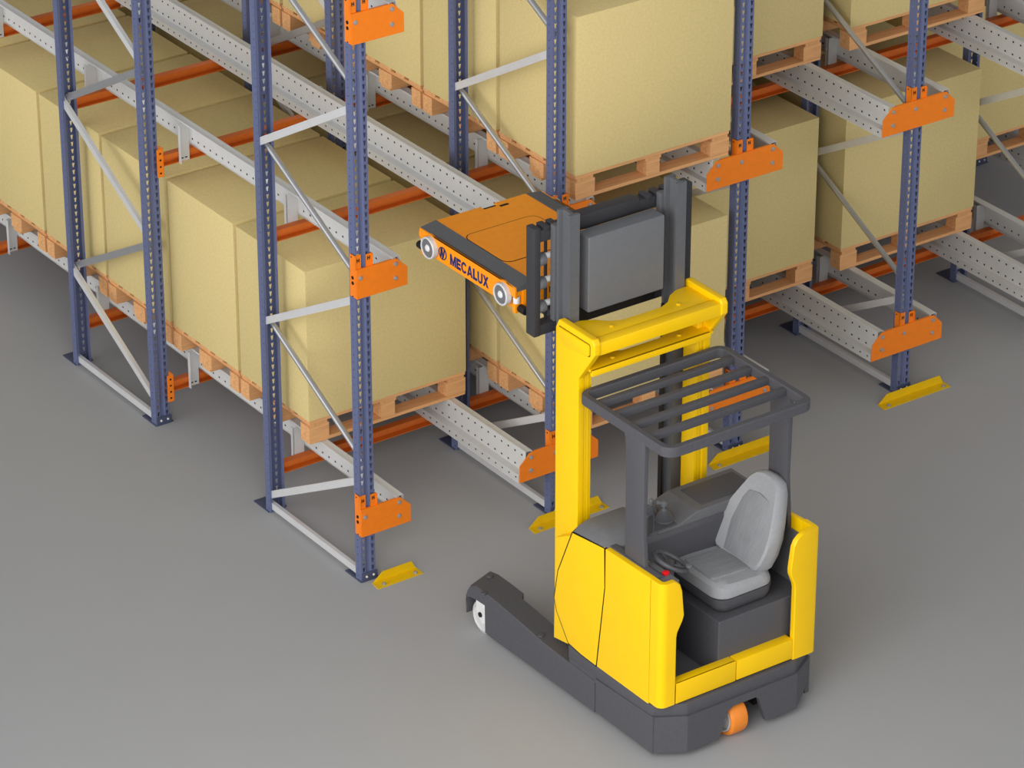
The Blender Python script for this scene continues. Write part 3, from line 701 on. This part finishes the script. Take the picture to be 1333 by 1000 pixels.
# block capitals as stroke polygons, (width, [polygons]) in units of the letter height
T_ = .245
GL = {
 'M': (1.0, [[(0, 0), (0, 1), (T_, 1), (T_, 0)], [(1-T_, 0), (1-T_, 1), (1, 1), (1, 0)], [(T_, 1), (.5, .36), (.5, 0), (.4, 0), (T_, .56)], [(1-T_, 1), (1-T_, .56), (.6, 0), (.5, 0), (.5, .36)]]),
 'E': (.72, [[(0, 0), (0, 1), (.72, 1), (.72, 1-T_), (T_, 1-T_), (T_, .6), (.66, .6), (.66, .41), (T_, .41), (T_, T_), (.72, T_), (.72, 0)]]),
 'A': (.92, [[(0, 0), (.35, 1), (.57, 1), (.46, .72), (.24, 0)], [(.57, 1), (.92, 0), (.68, 0), (.46, .72)], [(.28, .18), (.335, .36), (.585, .36), (.64, .18)]]),
 'L': (.68, [[(0, 0), (0, 1), (T_+.02, 1), (T_+.02, T_), (.68, T_), (.68, 0)]]),
 'X': (.9, [[(0, 0), (.32, .52), (.02, 1), (.29, 1), (.45, .72), (.61, 1), (.88, 1), (.58, .52), (.9, 0), (.62, 0), (.45, .31), (.27, 0)]]),
}
def arcs(cx, cy, rx, ry, a0, a1, n): return [(cx+rx*math.cos(a0+(a1-a0)*k/n), cy+ry*math.sin(a0+(a1-a0)*k/n)) for k in range(n+1)]
GL['C'] = (.9, [arcs(.48, .5, .48, .52, .62, 2*PI-.62, 22)+arcs(.48, .5, .25, .31, 2*PI-.62, .62, 22)])
GL['U'] = (.82, [[(0, 1)]+arcs(.41, .36, .41, .38, PI, 2*PI, 16)+[(.82, 1), (.6, 1)]+arcs(.41, .36, .19, .18, 2*PI, PI, 16)+[(.22, 1)]])
def text(word, h, mtx, name, parent):
    wd = sum(GL[c][0] for c in word)*h+.08*h*(len(word)-1); x = -wd/2; m = MB()
    for c in word:
        for P in GL[c][1]: m.prism([((x+a*h)*.875, (b-.5)*h) for a, b in P], 'z', 0, .0012)
        x += (GL[c][0]+.08)*h
    me = m.mesh(name, 'blue_ink', False); me.transform(Matrix.Translation(-SO) @ mtx); return link(name, me, parent)
RL_ = Matrix(((0, 0, -1, 0), (-1, 0, 0, 0), (0, 1, 0, 0), (0, 0, 0, 1)))
text('MECALUX', .068, Matrix.Translation((SX0, -.788, 2.282)) @ RL_, 'lettering', SH)
text('MECALUX', .036, Matrix.Translation((.60, SYf-.004, 2.285)) @ Matrix.Rotation(PI/2, 4, 'X'), 'lettering', SH)
# round mark: disc ring with three slanted strokes
lg = MB(); yc, zc = -.522, 2.287; x0 = SX0-.0025
def py(u, v): return (yc-u, zc+v)
ro, ri = .040, .033
n = 32
seg1 = [(ro*math.cos(a), ro*math.sin(a)) for a in [PI*.62+k*PI*.95/14 for k in range(15)]]; seg1 += [(ri*math.cos(a), ri*math.sin(a)) for a in [PI*1.57-k*PI*.95/14 for k in range(15)]]
seg2 = [(-a, -b) for a, b in seg1]
for sg in (seg1, seg2): lg.prism([py(*p) for p in sg], 'x', x0, x0+.002)
for q in ([(-.021, -.016), (-.011, -.023), (-.004, .026), (-.014, .026)], [(-.014, .028), (-.004, .028), (.008, -.02), (.0, -.031)], [(.0, -.031), (.008, -.02), (.021, .022), (.011, .026)]):
    lg.prism([py(p[0]*1.18, p[1]*1.18) for p in q], 'x', x0, x0+.002)
sp2(lg, 'round_mark', 'blue_ink', smooth=False)

# ------------------------------------------------------------------ light
w = D.worlds.new('World'); SC.world = w; w.use_nodes = True; nt = w.node_tree
bg = nt.nodes['Background']; tc = nt.nodes.new('ShaderNodeTexCoord')
def lobe(vec, power, amt):
    v = Vector(vec).normalized()
    d = nt.nodes.new('ShaderNodeVectorMath'); d.operation = 'DOT_PRODUCT'; d.inputs[1].default_value = v
    nt.links.new(tc.outputs['Generated'], d.inputs[0])
    m = nt.nodes.new('ShaderNodeMath'); m.operation = 'MAXIMUM'; m.inputs[1].default_value = 0; nt.links.new(d.outputs['Value'], m.inputs[0])
    p = nt.nodes.new('ShaderNodeMath'); p.operation = 'POWER'; p.inputs[1].default_value = power; nt.links.new(m.outputs[0], p.inputs[0])
    q = nt.nodes.new('ShaderNodeMath'); q.operation = 'MULTIPLY'; q.inputs[1].default_value = amt; nt.links.new(p.outputs[0], q.inputs[0])
    return q.outputs[0]
a1 = lobe((-1, -.12, .02), 7, 4.1); a2 = lobe((.1, -1, .15), 5, 1.4)
s1 = nt.nodes.new('ShaderNodeMath'); s1.operation = 'ADD'; nt.links.new(a1, s1.inputs[0]); nt.links.new(a2, s1.inputs[1])
s2 = nt.nodes.new('ShaderNodeMath'); s2.operation = 'ADD'; s2.inputs[1].default_value = .26; nt.links.new(s1.outputs[0], s2.inputs[0])
nt.links.new(s2.outputs[0], bg.inputs['Strength']); bg.inputs['Color'].default_value = (1, .995, .985, 1)
lamp = D.lights.new('floor_fill_lamp', 'AREA'); lamp.shape = 'DISK'; lamp.size = 5; lamp.energy = 330; lamp.color = (1, .985, .96)
lo_ = D.objects.new('floor_fill_lamp', lamp); COL.objects.link(lo_); lo_.location = (-4.6, -6.2, 4.6)  # unseen soft lamp, added to brighten the floor at the front left
lo_.rotation_euler = (Vector((-1.3, -3.4, 0))-lo_.location).to_track_quat('-Z', 'Y').to_euler()
vs = SC.view_settings; vs.view_transform = 'Standard'; vs.look = 'None'; vs.gamma = 1; vs.use_curve_mapping = False; vs.exposure = 0
